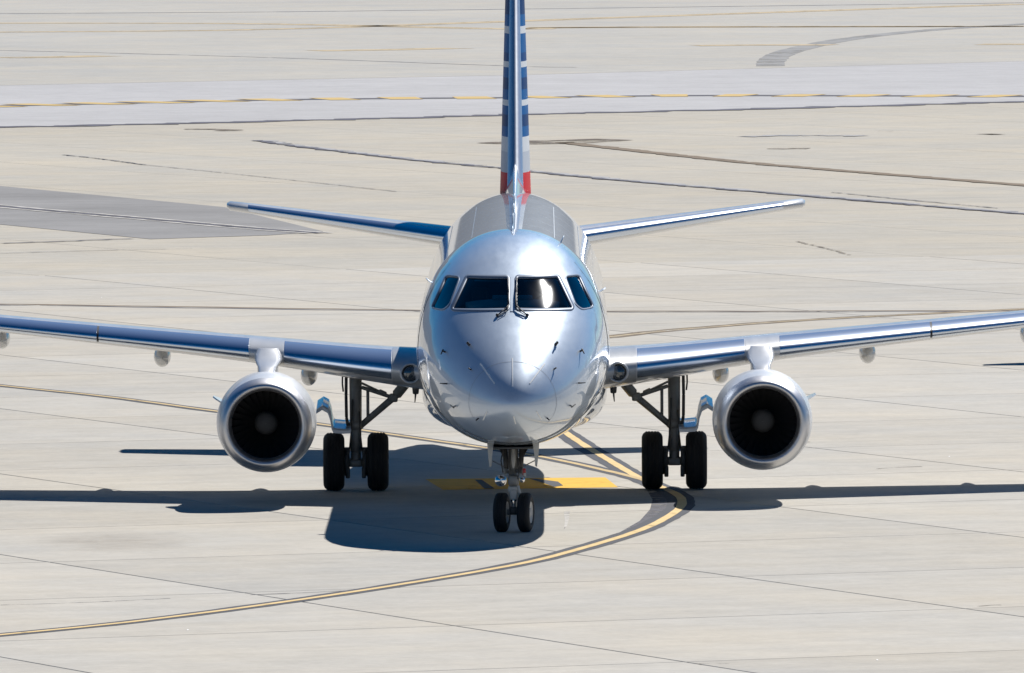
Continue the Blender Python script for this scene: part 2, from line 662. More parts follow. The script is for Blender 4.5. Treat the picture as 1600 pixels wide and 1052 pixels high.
# taxi lines
curve = [px(*q) for q in ((-250, 1017), (0, 994), (200, 974), (400, 948.5), (600, 919), (800, 885), (900, 861),
                          (1000, 830), (1050, 805), (1066, 788), (1055, 772), (1000, 748), (950, 719), (900, 688))]
curve += [Vector((0.35, 38, 0)), Vector((-0.6, 56, 0)), Vector((-1.5, 76, 0))]
ribbon('taxi_line_border', curve, -0.24, 0.21, 0.004, 'black_paint', 0.015)
ribbon('taxi_line', curve, -0.075, 0.075, 0.008, 'yellow_paint', 0.006)
l2 = [px(*q) for q in ((-250, 575), (0, 603), (170, 621), (335, 643), (480, 661), (620, 681), (825, 711), (950, 737), (1010, 752))]
ribbon('taxi_line_border', l2, -0.20, 0.20, 0.005, 'black_paint', 0.015)
ribbon('taxi_line', l2, -0.07, 0.07, 0.0085, 'worn_yellow_paint', 0.008)
# older black overpaint on the inside of the bend
op = [px(*q) for q in ((960, 838), (1000, 815), (1016, 797), (1020, 782), (1010, 765), (1052, 772), (1062, 788), (1048, 803), (1000, 828))]
sheet('old_line_cover', op, 0.0035, 'old_black_paint')
# yellow ground sign under the nose
sg = [px(*q) for q in ((664, 749.5), (946, 747), (966, 762.5), (692, 766.5))]
sheet('ground_sign', sg, 0.0045, 'bright_yellow_paint')
sheet('ground_sign_stroke', [px(742, 751), px(753, 751), px(773, 765), px(757, 765)], 0.0085, 'black_paint')
sheet('ground_sign_stroke', [px(826, 749), px(838, 749.5), px(872, 754), px(880, 760), px(866, 762), px(852, 757)], 0.0085, 'black_paint')
sheet('white_scuff', [px(881, 800), px(891, 800), px(889, 812), px(886, 823), px(881, 829), px(883, 815)], 0.003, 'white_streak_paint')

# old brown and tar lines further out
l4 = [px(*q) for q in ((-200, 474), (0, 476), (330, 481), (650, 485.5), (950, 487), (1250, 487), (1600, 485.5), (1800, 484.5))]
ribbon('old_taxi_line', l4, -0.42, -0.05, 0.004, 'brown_line_paint', 0.05, wave=0.05)
ribbon('old_taxi_line', l4, 0.15, 0.36, 0.004, 'tar_paint', 0.05, wave=0.05)
l3 = [px(*q) for q in ((900, 532), (950, 527), (1020, 519), (1150, 508), (1300, 498), (1600, 483), (1800, 474))]
ribbon('old_taxi_line', l3, -0.28, -0.14, 0.005, 'brown_line_paint', 0.02, wave=0.03)
ribbon('old_taxi_line', l3, -0.08, 0.10, 0.005, 'faded_yellow_paint', 0.02, wave=0.03)
ribbon('old_taxi_line', l3, 0.14, 0.30, 0.005, 'brown_line_paint', 0.02, wave=0.03)
tar = [px(*q) for q in ((405, 219), (430, 223.5), (480, 230), (640, 249), (780, 262), (830, 268), (1000, 284), (1250, 305), (1420, 319), (1640, 337))]
ribbon('tar_seam', tar, -0.10, 0.20, 0.006, 'tar_paint', 0.08, wave=0.05)
ribbon('tar_seam_edge', tar, -0.45, 0.0, 0.003, 'grey_streak_paint', 0.15, wave=0.05)
br = [px(*q) for q in ((880, 222), (930, 228), (1150, 252), (1300, 265), (1600, 289), (1700, 297))]
ribbon('old_taxi_line', br, -0.32, 0.32, 0.004, 'brown_line_paint', 0.05, wave=0.04)
pl = [px(*q) for q in ((-300, 292), (0, 322), (240, 343), (400, 357), (500, 364))]
ribbon('patch_line', pl, -0.42, -0.22, 0.004, 'white_streak_paint', 0.04)
ribbon('patch_line', pl, -0.14, 0.10, 0.004, 'tar_paint', 0.04)
ribbon('patch_line', pl, 0.2, 0.42, 0.004, 'white_streak_paint', 0.04)
# dark stain streak at the head of the brown line
st = [px(*q) for q in ((744, 223), (800, 220), (860, 219), (930, 216.5), (990, 218.5), (935, 222.5), (880, 224.5), (800, 225.5))]
sheet('oil_stain', st, 0.004, 'stain_paint')
for q in (((30, 834), (150, 828), (310, 838), (340, 850), (200, 868), (40, 856)),):
    sheet('soft_stain', [px(*k) for k in q], 0.003, 'soft_stain_paint')

# far taxiway: edge joint, dashed line, faint yellow lines
dl = [px(*q) for q in ((-200, 171), (0, 165), (200, 160.5), (400, 156), (600, 153.5), (800, 152), (1050, 149), (1300, 149), (1600, 150), (1800, 151))]
P = catmull(dl, 0.6)
for k, i in enumerate(range(0, len(P) - 3, 2)):
    yel = (k % 2 == 0)
    seg = [P[i], P[i + 1], P[i + 2]]
    ribbon('dashed_line', seg, -1.8 if yel else -0.6, 1.7 if yel else 0.9, 0.004,
           'dash_yellow_paint' if yel else 'dash_black_paint', 0.04)
ribbon('paving_joint', [px(*q) for q in ((-200, 201), (0, 198), (200, 194), (600, 184), (825, 178), (1200, 169), (1600, 158), (1800, 152))],
       -0.5, 0.9, 0.002, 'tar_paint', 0.35, wave=0.25)
ribbon('paving_joint', [px(*q) for q in ((-200, 76), (0, 78.5), (400, 89), (800, 103), (900, 105))], -0.12, 0.12, 0.002, 'tar_paint', 0.05)
ribbon('paving_joint', [px(*q) for q in ((-200, 21.5), (0, 21), (400, 18.5), (800, 14), (1200, 9), (1600, 4))], -0.3, 0.5, 0.002, 'tar_paint', 0.1)
for q, w in ((((0, 90), (80, 89), (165, 87)), 0.8), (((490, 79), (600, 77.5), (712, 75)), 0.8),
             (((1085, 71), (1200, 70), (1302, 70)), 0.8), (((1530, 69), (1600, 69), (1700, 69)), 0.8)):
    ribbon('hold_line_dash', [px(*k) for k in q], -w * 1.6, w * 1.6, 0.004, 'faded_yellow_paint', 0.1)
for q, w, m in ((((-200, 53), (0, 50), (400, 46), (800, 33), (1000, 26), (1600, 6)), 0.9, 'faded_yellow_paint'),
                (((-200, 37), (0, 36), (400, 37), (800, 45), (900, 43), (1600, 41)), 0.9, 'faded_yellow_paint'),
                (((825, 43), (1100, 41.5), (1600, 41), (1700, 41)), 1.1, 'faded_yellow_paint')):
    ribbon('far_taxi_line', [px(*k) for k in q], -w * 1.2, w * 1.2, 0.004, m, 0.1)
tm = [px(*q) for q in ((1205, 103), (1205, 96), (1222, 84), (1265, 72), (1330, 60), (1450, 47), (1620, 36))]
ribbon('tyre_mark', tm, -0.6, 0.6, 0.003, 'rubber_mark', 0.04, step=1.5)

# short cracks and scrapes in the concrete
for q, w, m in ((((1205, 692.5), (1235, 691), (1266, 691.5)), 0.05, 'stain_paint'), (((1370, 733.5), (1405, 731), (1442, 730)), 0.03, 'stain_paint'),
                (((1545, 804.5), (1565, 804), (1592, 806)), 0.04, 'stain_paint'),
                (((1530, 949), (1548, 947.5), (1566, 947)), 0.03, 'stain_paint'), (((1090, 1039.5), (1115, 1038.5), (1140, 1039)), 0.03, 'stain_paint'),
                (((0, 947), (120, 943.5), (265, 936.5)), 0.022, 'old_black_paint'), (((390, 931), (470, 928), (552, 924)), 0.022, 'old_black_paint'),
                (((1245, 377), (1300, 390), (1326, 398)), 0.05, 'stain_paint'), (((1160, 213), (1250, 211), (1350, 212)), 0.5, 'grey_streak_paint'),
                (((1385, 205), (1392, 204.5), (1402, 205)), 0.3, 'stain_paint'), (((1540, 209.5), (1546, 209), (1553, 210)), 0.3, 'stain_paint'),
                (((1205, 232.5), (1225, 232), (1262, 232)), 0.4, 'stain_paint'), (((0, 380), (90, 377), (205, 372.5)), 0.12, 'tar_paint'),
                (((300, 201), (340, 202), (370, 204)), 0.4, 'stain_paint'), (((98, 241.5), (150, 247), (225, 257)), 0.07, 'old_black_paint'),
                (((225, 257), (400, 275), (620, 299)), 0.03, 'old_black_paint'), (((0, 395.5), (150, 391), (300, 388)), 0.06, 'old_black_paint'),
                (((1300, 300), (1420, 312), (1560, 325)), 0.05, 'old_black_paint')):
    ribbon('pavement_crack', [px(*k) for k in q], -w, w, 0.0045, m, w * 0.5, step=0.3, wave=w * 0.3)
# pale chips
for q in ((158, 465), (292, 986), (1484, 714), (1372, 1033)):
    c_ = px(*q)
    ring = [(c_.x + random.uniform(0.010, 0.02) * math.cos(a), c_.y + random.uniform(0.08, 0.16) * math.sin(a)) for a in (0, 1, 2, 3.1, 4.2, 5.3)]
    sheet('concrete_chip', ring, 0.003, 'chip_white')

# ------------------------------------------------------------------ aircraft
# aircraft frame: x to the picture's right, y aft, z up; origin on the ground under the nose wheels
jet = bpy.data.objects.new('passenger_jet', None)
C.objects.link(jet)
jet.location = (0.012, 0, 0)
jet.rotation_euler = (0, 0, -0.0026)
jet['label'] = 'silver twin-engine passenger jet with striped tail taxiing towards the viewer'
jet['category'] = 'airplane'
jet['group'] = 'silver passenger jets on the apron'

NOSE = 3.4
ST = [  # s from the nose tip, top, bottom, half width, height of the widest point
    (0.0, 2.12, 2.12, 0.0, 2.12), (0.06, 2.30, 1.955, 0.195, 2.125), (0.25, 2.53, 1.82, 0.40, 2.14),
    (0.5, 2.74, 1.715, 0.585, 2.17), (0.9, 3.02, 1.605, 0.81, 2.24), (1.4, 3.315, 1.515, 1.015, 2.36),
    (1.7, 3.49, 1.47, 1.115, 2.43), (2.1, 3.725, 1.435, 1.215, 2.52), (2.55, 3.97, 1.385, 1.30, 2.565),
    (2.95, 4.14, 1.35, 1.35, 2.60), (3.5, 4.33, 1.315, 1.41, 2.65), (4.2, 4.46, 1.285, 1.465, 2.69),
    (5.0, 4.54, 1.27, 1.495, 2.72), (6.0, 4.58, 1.265, 1.505, 2.74), (9, 4.58, 1.265, 1.505, 2.74), (14, 4.58, 1.265, 1.505, 2.74),
    (20.5, 4.58, 1.265, 1.505, 2.74), (22.5, 4.57, 1.46, 1.47, 2.78), (25, 4.53, 1.98, 1.26, 2.98),
    (27.5, 4.42, 2.56, 0.92, 3.28), (29.5, 4.25, 3.02, 0.58, 3.55), (31.0, 4.02, 3.40, 0.27, 3.70), (31.6, 3.86, 3.56, 0.13, 3.71)]
tt = [math.sqrt(a[0]) for a in ST]
fT, fB, fW, fC = (pchip(tt, [a[i] for a in ST]) for i in (1, 2, 3, 4))
NE = 2.12


def sec(s):
    t = math.sqrt(max(s, 0.0))
    return fT(t), fB(t), fW(t), fC(t)


def fus(s, th, off=0.0):
    zt, zb, w, zc = sec(s)
    sn, cs = math.sin(th), math.cos(th)
    e = 2 / NE
    x = (w + off) * math.copysign(abs(sn) ** e, sn)
    hz = (zt - zc if cs > 0 else zc - zb) + off
    return Vector((x, s - NOSE, zc + hz * math.copysign(abs(cs) ** e, cs)))


def FF(x, s, z):
    zt, zb, w, zc = sec(s)
    hz = (zt - zc) if z > zc else (zc - zb)
    return abs(x / max(w, 1e-6)) ** NE + abs((z - zc) / max(hz, 1e-6)) ** NE - 1


def on_nose(x, z, off=0.0):
    """Point of the nose at front-view position (x, z), lifted off along the normal."""
    a, b = 1e-4, 6.5
    for _ in range(40):
        m = (a + b) / 2
        if FF(x, m, z) > 0:
            a = m
        else:
            b = m
    s = (a + b) / 2
    h = 1e-3
    g = Vector((FF(x + h, s, z) - FF(x - h, s, z), FF(x, s + h, z) - FF(x, s - h, z), FF(x, s, z + h) - FF(x, s, z - h))).normalized()
    return Vector((x, s - NOSE, z)) + g * off, g


def round_poly(pts, rad):
    out = []
    n = len(pts)
    for i in range(n):
        p0, p1, p2 = (Vector(pts[(i + k) % n]) for k in (-1, 0, 1))
        d0, d2 = (p0 - p1), (p2 - p1)
        r = min(rad, 0.4 * d0.length, 0.4 * d2.length)
        a, b = p1 + d0.normalized() * r, p1 + d2.normalized() * r
        for k in range(5):
            t = k / 4
            out.append((1 - t) ** 2 * a + 2 * t * (1 - t) * p1 + t * t * b)
    # subdivide the long straight edges
    res = []
    for i in range(len(out)):
        a, b = out[i], out[(i + 1) % len(out)]
        n2 = max(1, int((b - a).length / 0.05))
        res += [a + (b - a) * k / n2 for k in range(n2)]
    return res


def off_poly(pts, d):
    n = len(pts)
    area = sum(pts[i].x * pts[(i + 1) % n].y - pts[(i + 1) % n].x * pts[i].y for i in range(n))
    sg_ = 1 if area > 0 else -1
    out = []
    for i in range(n):
        t = (pts[(i + 1) % n] - pts[i - 1]).normalized()
        out.append(pts[i] + Vector((t.y, -t.x)) * d * sg_)
    return out


def inside(pts, x, y):
    c = False
    n = len(pts)
    for i in range(n):
        a, b = pts[i], pts[i - 1]
        if (a.y > y) != (b.y > y) and x < (b.x - a.x) * (y - a.y) / (b.y - a.y) + a.x:
            c = not c
    return c


MAIN = [(0.072, 3.956), (0.69, 3.95), (0.918, 3.492), (0.072, 3.515)]
SIDE = [(0.815, 3.945), (1.02, 3.94), (1.245, 3.465), (1.065, 3.462), (0.972, 3.54)]
PANES = []
for sgn in (1, -1):
    for kind, poly, rad in (('main', MAIN, 0.03), ('side', SIDE, 0.05)):
        p = [Vector((sgn * a, b)) for a, b in poly]
        PANES.append((kind, round_poly(p, rad)))
HOLES = [off_poly(p, 0.012 if k == 'main' else 0.006) for k, p in PANES]

# fuselage shell with the cockpit openings left out
sv = [0.0008, 0.003, 0.008, 0.015, 0.025, 0.04, 0.06, 0.085, 0.115, 0.15, 0.2, 0.25, 0.3]
s = 0.36
while s < 1.5:
    sv.append(s)
    s += 0.06
s = 1.5
while s < 4.6:
    sv.append(s)
    s += 0.0225
while s < 6.2:
    sv.append(s)
    s += 0.14
sv += [7.0, 9.0, 12.0, 15.0, 18.0, 20.5]
s = 20.8
while s < 31.6:
    sv.append(s)
    s += 0.35
sv.append(31.6)
NT = 240


def shell(off, srange=(0, 99)):
    ss = [a for a in sv if srange[0] <= a <= srange[1]]
    rows = [[fus(a, 2 * math.pi * j / NT, off) for j in range(NT)] for a in ss]
    v = [p for r in rows for p in r]
    f = []
    for i in range(len(ss) - 1):
        near = 1.4 < ss[i] < 4.7
        for j in range(NT):
            k = (j + 1) % NT
            q = (i * NT + j, (i + 1) * NT + j, (i + 1) * NT + k, i * NT + k)
            if near:
                cx = sum(v[a].x for a in q) / 4
                cz = sum(v[a].z for a in q) / 4
                if cz > 3.3 and any(inside(h, cx, cz) for h in HOLES):
                    continue
            f.append(q)
    return v, f, len(ss)


v, f, n = shell(0.0)
f.append(tuple(range(NT)))
f.append(tuple(reversed(range((n - 1) * NT, n * NT))))
fuselage = obj('fuselage', v, f, 'silver_paint', jet)
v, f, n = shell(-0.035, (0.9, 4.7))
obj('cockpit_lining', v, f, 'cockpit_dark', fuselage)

# panes and frames
for (kind, poly) in PANES:
    sgn = 1 if poly[0].x > 0 else -1
    n = len(poly)
    cen = sum(poly, Vector((0, 0))) / n
    rings, K = [], 9
    for k in range(1, K + 1):
        rings.append([on_nose(*(cen + (p - cen) * (k / K * 1.03)), off=-0.012)[0] for p in poly])
    c0 = on_nose(cen.x, cen.y, -0.012)[0]
    # the pane is stiffer than the nose: pull it towards its own plane
    pts = [p for r in rings for p in r] + [c0]
    A_ = np.array([[p.x, p.z, 1] for p in pts])
    co, *_ = np.linalg.lstsq(A_, np.array([p.y for p in pts]), rcond=None)
    if kind == 'main':
        m_ = np.mean([[p.x, p.z, p.y] for p in pts], axis=0)
        a_, b_ = 0.5 * co[0] + 0.5 * 0.77 * sgn, 1.92
        co = (a_, b_, m_[2] - a_ * m_[0] - b_ * m_[1])
    fl = 0.5 if kind == 'main' else 0.15
    edge = 0.0

    def flat(p, w):
        return Vector((p.x, p.y * (1 - w) + (co[0] * p.x + co[1] * p.z + co[2]) * w, p.z))
    rings = [[flat(p, fl * (1 - ((k + 1) / K) ** 3)) for p in r] for k, r in enumerate(rings)]
    v = [flat(c0, fl)] + [p for r in rings for p in r]
    f = [(0, 1 + (j + 1) % n, 1 + j) for j in range(n)]
    for k in range(K - 1):
        for j in range(n):
            a, b = 1 + k * n, 1 + (k + 1) * n
            f.append((a + j, a + (j + 1) % n, b + (j + 1) % n, b + j))
    if sgn < 0:
        f = [tuple(reversed(q)) for q in f]
    obj('windshield_pane' if kind == 'main' else 'side_window_pane', v, f, 'cockpit_glass', fuselage)
    w = 0.038 if kind == 'main' else 0.016
    mb = MB()
    rows = []
    for d, o_ in ((-0.004, -0.016), (-0.004, 0.006), (w * 0.5, 0.008), (w, 0.006), (w + 0.004, -0.012)):
        rows.append([on_nose(p.x, p.y, o_)[0] for p in off_poly(poly, d)])
    mb.grid(rows, True)
    mb.build('window_frame', 'frame_metal', fuselage, recalc=False)

# cockpit interior: glareshield, two seats, bulkhead, overhead line
g = MB()
rows = []
for y_, hw_, z_ in ((-1.48, 0.30, 3.43), (-1.25, 0.52, 3.475), (-1.0, 0.66, 3.56), (-0.86, 0.72, 3.63), (-0.80, 0.72, 3.61)):
    rows.append([Vector((hw_ * q_, y_, z_ - 0.05 * abs(q_) ** 3)) for q_ in (-1, -0.75, -0.5, -0.25, 0, 0.25, 0.5, 0.75, 1)]
                + [Vector((hw_ * q_, y_, 3.36)) for q_ in (1, 0, -1)])
g.loft(rows)
g.box((0.0, -0.84, 3.65), (0.62, 0.10, 0.07), 0.02)
g.box((0, -0.78, 3.22), (1.5, 0.10, 0.40), 0.03)
g.build('glareshield', 'cockpit_grey', fuselage)
for sx in (-0.50, 0.50):
    g = MB()
    g.box((sx, 0.25, 3.18), (0.46, 0.14, 0.75), 0.05)
    g.box((sx, 0.23, 3.66), (0.26, 0.11, 0.2), 0.04)
    g.box((sx, -0.02, 2.78), (0.48, 0.5, 0.14), 0.05)
    g.build('pilot_seat', 'cockpit_dark', fuselage)
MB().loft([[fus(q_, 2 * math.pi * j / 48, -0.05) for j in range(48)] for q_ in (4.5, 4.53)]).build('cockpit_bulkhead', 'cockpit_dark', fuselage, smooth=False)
for sx in (-1, 1):
    g = MB()
    g.tube((sx * 0.17, -0.80, 3.905), (sx * 0.58, -0.62, 3.90), 0.014)
    g.build('sun_visor_rail', 'gear_white', fuselage)

# wipers
for sx in (-1, 1):
    pts = [on_nose(sx * a, b, o_)[0] for a, b, o_ in ((0.225, 3.405, 0.02), (0.11, 3.475, 0.04), (0.052, 3.53, 0.045), (0.055, 3.70, 0.045), (0.068, 3.93, 0.03))]
    g = MB().path(pts, 0.011, 8)
    g.ball(pts[0], 0.028, 10)
    g.ball(pts[1], 0.016, 8)
    p2 = [on_nose(sx * a, b, o_)[0] for a, b, o_ in ((0.195, 3.395, 0.03), (0.085, 3.455, 0.035), (0.055, 3.52, 0.04))]
    g.path(p2, 0.007, 8)
    g.build('wiper', 'dark_trim', fuselage)
    bl = [on_nose(sx * 0.066, 3.53 + 0.4 * k / 8, 0.028)[0] for k in range(9)]
    MB().path(bl, 0.010, 6).build('wiper_blade', 'dark_trim', fuselage)
# centre post trim
rows = [[on_nose(x, 3.47 + 0.5 * k / 10, 0.009)[0] for x in (-0.030, -0.012, 0.012, 0.030)] for k in range(11)]
MB().grid(rows).build('centre_post', 'silver_paint', fuselage, recalc=False)


def strip(name, a, b, w, mat, off=0.004, n=10):
    a, b = Vector(a), Vector(b)
    t = (b - a).normalized()
    q = Vector((t.y, -t.x)) * w / 2
    rows = []
    for k in range(n + 1):
        p = a + (b - a) * k / n
        ww = q * (0.35 + 0.65 * math.sin(math.pi * min(1, max(0.08, 1 - k / n * 0.85))))
        rows.append([on_nose(*(p - q), off=-0.002)[0], on_nose(*(p - q), off=off)[0], on_nose(*(p + q), off=off)[0], on_nose(*(p + q), off=-0.002)[0]])
    return MB().grid(rows).build(name, mat, fuselage, smooth=False, recalc=False)


# lightning diverter strips on the radome, and its seam
for sx, za, xb, zb in ((-0.49, 2.72, -0.27, 2.44), (0.49, 2.72, 0.26, 2.44), (0.0, 2.81, 0.0, 2.40),
                       (-0.385, 2.02, -0.45, 1.875), (0.36, 2.02, 0.44, 1.88), (0.015, 1.955, 0.045, 1.83)):
    strip('diverter_strip', (sx, za), (xb, zb), 0.018, 'strip_metal')
rows = []
for j in range(97):
    th = 2 * math.pi * j / 96
    rows.append([fus(0.62 - 0.10 * math.cos(th) + d, th, 0.0025) for d in (0, 0.007)])
MB().grid(rows).build('radome_seam', 'seam_line', fuselage, recalc=False)
for s0_ in (5.35, 8.1, 10.9, 13.6, 16.4, 19.2, 21.9):
    rows = [[fus(s0_ + d, 2 * math.pi * j / 96, 0.003) for d in (0, 0.014)] for j in range(97)]
    MB().grid(rows).build('skin_seam', 'seam_line', fuselage, recalc=False)
for th_ in (-0.75, -0.42, 0.42, 0.75):
    rows = [[fus(6.2 + 14.2 * k / 12, th_ + d, 0.003) for d in (0, 0.007)] for k in range(13)]
    MB().grid(rows).build('lap_seam', 'seam_line', fuselage, recalc=False)


def probe(x, z, L=0.12, tilt=(0, -1, 0.2), r=0.016, mat='dark_trim', name='air_probe'):
    p, nrm = on_nose(x, z, 0.0)
    r, L = r * 0.72, L * 0.7
    m = p + nrm * 0.045
    g = MB().tube(p - nrm * 0.01, m, r * 1.3, r)
    t = Vector(tilt).normalized()
    g.tube(m - t * 0.03, m + t * L, r, r * 0.6)
    g.ball(m, r * 1.2, 8)
    g.build(name, mat, fuselage)


for sx in (-1, 1):
    probe(sx * 0.655, 2.985, 0.10, (0, -1, 0.25), 0.026)
    probe(sx * 0.63, 2.63, 0.04, (0, -1, 0), 0.014)
    probe(sx * 1.03, 2.86, 0.12, (sx * 0.4, -1, -0.8), 0.018)
    probe(sx * 1.0, 2.39, 0.13, (sx * 0.9, -0.8, 0.1), 0.014)
    probe(sx * 0.87, 2.06, 0.12, (sx * 0.6, -0.8, 0.5), 0.015, 'gear_metal')
    probe(sx * 0.52, 1.90, 0.04, (0, -1, 0), 0.013)


def blade(y, h, ch, x=0.0, mat='silver_paint', t=0.03, name='antenna'):
    s_ = y + NOSE
    th = math.asin(min(1, abs(x) / 1.505)) * (1 if x >= 0 else -1)
    base = fus(s_, th)
    up = (base - Vector((0, y, 2.74))).normalized()
    sd_ = up.cross(Vector((0, 1, 0)))
    rows = []
    for k, (hh, sc, sw) in enumerate(((-0.03, 1, 0), (h * 0.5, 0.85, 0.3), (h * 0.9, 0.62, 0.6), (h, 0.4, 0.7))):
        c = base + up * hh + Vector((0, ch * sw * 0.6, 0))
        rows.append([c + Vector((0, ch * sc * 0.5 * math.cos(a), 0)) + sd_ * t * sc * 0.5 * math.sin(a)
                     for a in [2 * math.pi * i / 10 for i in range(10)]])
    MB().loft(rows).build(name, mat, fuselage)


for y, h, ch in ((2.2, 0.07, 0.25), (5.0, 0.16, 0.28), (8.5, 0.2, 0.3), (11.5, 0.10, 0.4), (14.5, 0.16, 0.28), (16.3, 0.09, 0.5)):
    blade(y, h, ch)
blade(2.4, 0.12, 0.2, 0.72)
blade(2.4, 0.10, 0.2, -1.27)
blade(3.4, 0.10, 0.2, 1.36)


def patch(name, s0, s1, z0, z1, sgn, mat, off, parent, nz=8, ns=6, rad=0.0):
    rows = []
    zt, zb, w, zc = sec((s0 + s1) / 2)
    for i in range(nz + 1):
        z = z0 + (z1 - z0) * i / nz
        row = []
        ins = 0.0
        if rad > 0:
            e = min(i, nz - i) / nz * (z1 - z0)
            if e < rad:
                ins = rad - math.sqrt(max(0, rad * rad - (rad - e) ** 2))
        for j in range(ns + 1):
            s_ = (s0 + ins) + (s1 - s0 - 2 * ins) * j / ns
            zt, zb, w, zc = sec(s_)
            hz = zt - zc if z > zc else zc - zb
            x = w * max(0.0, 1 - abs((z - zc) / hz) ** NE) ** (1 / NE) + off
            row.append(Vector((sgn * x, s_ - NOSE, z)))
        rows.append(row)
    return MB().grid(rows).build(name, mat, parent, recalc=False)


for sgn in (-1, 1):
    patch('cabin_door', 4.35, 5.15, 2.42, 4.12, sgn, 'silver_paint', 0.006, fuselage, 12, 8, 0.12)
    patch('door_window', 4.65, 4.85, 3.28, 3.58, sgn, 'cabin_glass', 0.010, fuselage, 8, 4, 0.09)
    for k in range(20):
        s0 = 6.1 + 0.79 * k
        patch('cabin_window', s0, s0 + 0.24, 3.10, 3.46, sgn, 'cabin_glass', 0.005, fuselage, 8, 3, 0.11)

# belly fairing around the wing roots
rows = []
for k in range(41):
    t = k / 40
    y = 5.9 + 9.6 * t
    g_ = math.sin(math.pi * min(1, t / 0.45) / 2) ** 0.7 if t < 0.45 else math.sin(math.pi * min(1, (1 - t) / 0.5) / 2) ** 0.8
    hw = 0.75 + 0.76 * g_
    zb = 1.34 - 0.32 * g_
    zt = 1.9 + 0.55 * g_
    zc = (zb + zt) / 2
    rows.append([Vector((hw * math.copysign(abs(math.sin(a)) ** 0.75, math.sin(a)), y, zc + (zt - zb) / 2 * math.copysign(abs(math.cos(a)) ** 0.75, math.cos(a))))
                 for a in [2 * math.pi * j / 48 for j in range(48)]])
MB().loft(rows).build('belly_fairing', 'silver_paint', jet)

# ---------------------------------------------------------------- wings


def naca(t, c, n=26):
    """Closed section from the trailing edge over the top to the nose and back below: (chord fraction, height)."""
    xs = [(1 - math.cos(math.pi * i / n)) / 2 for i in range(n + 1)]

    def th(x):
        return 5 * t * (0.2969 * math.sqrt(x) - 0.126 * x - 0.3516 * x * x + 0.2843 * x ** 3 - 0.1030 * x ** 4) + 0.0008

    def cm(x):
        p = 0.42
        return c * (2 * p * x - x * x) / (p * p) if x < p else c * ((1 - 2 * p) + 2 * p * x - x * x) / (1 - p) ** 2
    up = [(x, cm(x) + th(x)) for x in reversed(xs)]
    lo = [(x, cm(x) - th(x)) for x in xs[1:]]
    return up + lo


WST = [  # span x, leading edge y, chord, leading edge z, t/c, twist deg
    (0.9, 7.85, 5.5, 2.03, 0.135, 2.0), (1.5, 8.2, 5.05, 2.07, 0.132, 2.0), (4.2, 9.58, 3.65, 2.335, 0.118, 1.2),
    (7.2, 11.1, 2.84, 2.585, 0.108, 0.4), (10.2, 12.63, 2.05, 2.84, 0.104, -0.4), (12.6, 13.85, 1.42, 3.06, 0.10, -1.0)]
wx = [a[0] for a in WST]
wf = [pchip(wx, [a[i] for a in WST]) for i in range(1, 6)]


def wsec(x, sgn, n=26, off=0.0, rng=None):
    """Section ring of the wing at span x; rng keeps the part between an upper and a lower chord fraction."""
    yl, ch, zl, t, tw = (f_(x) for f_ in wf)
    pts = naca(t, 0.012, n)
    if rng:
        uf, lf = rng
        m = len(pts) // 2

        def at(fr, upper):
            seg = pts[:m + 1][::-1] if upper else pts[m:]
            for (x0, z0), (x1, z1) in zip(seg[:-1], seg[1:]):
                if x0 <= fr <= x1:
                    q = (fr - x0) / (x1 - x0)
                    return (fr, z0 + (z1 - z0) * q)
        up = [at(uf * (1 - k / 14) ** 2, True) for k in range(14)]
        lo = [at(lf * (k / 9) ** 2, False) for k in range(10)]
        pts = up + lo
    tw = R(tw)
    out = []
    for i, (a, b) in enumerate(pts):
        if off:
            p0, p1 = pts[max(i - 1, 0)], pts[min(i + 1, len(pts) - 1)]
            tx, tz = p1[0] - p0[0], p1[1] - p0[1]
            L = math.hypot(tx, tz) or 1
            a += tz / L * off / ch
            b -= tx / L * off / ch
        yy, zz = a * ch, b * ch
        out.append(Vector((sgn * x, yl + yy * math.cos(tw) + zz * math.sin(tw) * 0, zl + zz - yy * math.sin(tw))))
    return out


# naca() runs from the trailing edge over the top to the nose: outward offset of that travel
def slat(x0, x1, sgn, name, mat, parent, rng=(0.15, 0.035), off=0.006):
    rows = []
    ns = max(3, int((x1 - x0) / 0.25))
    for k in range(ns + 1):
        x = x0 + (x1 - x0) * k / ns
        base = wsec(x, sgn, 60, -0.012, rng)
        top = wsec(x, sgn, 60, off, rng)
        row = [base[0]] + top + [base[-1]]
        if k == 0:
            rows.append(wsec_pad(base))
        rows.append(row)
        if k == ns:
            rows.append(wsec_pad(base))
    return autosmooth(MB().grid(rows).build(name, mat, parent, recalc=False), 40)


def wsec_pad(b):
    return [b[0]] + b + [b[-1]]


def sgn_off_test():
    a, b = wsec(5, 1, 26, 0.0), wsec(5, 1, 26, 0.05)
    i = 13
    return b[i].z > a[i].z


OS = 1.0 if sgn_off_test() else -1.0

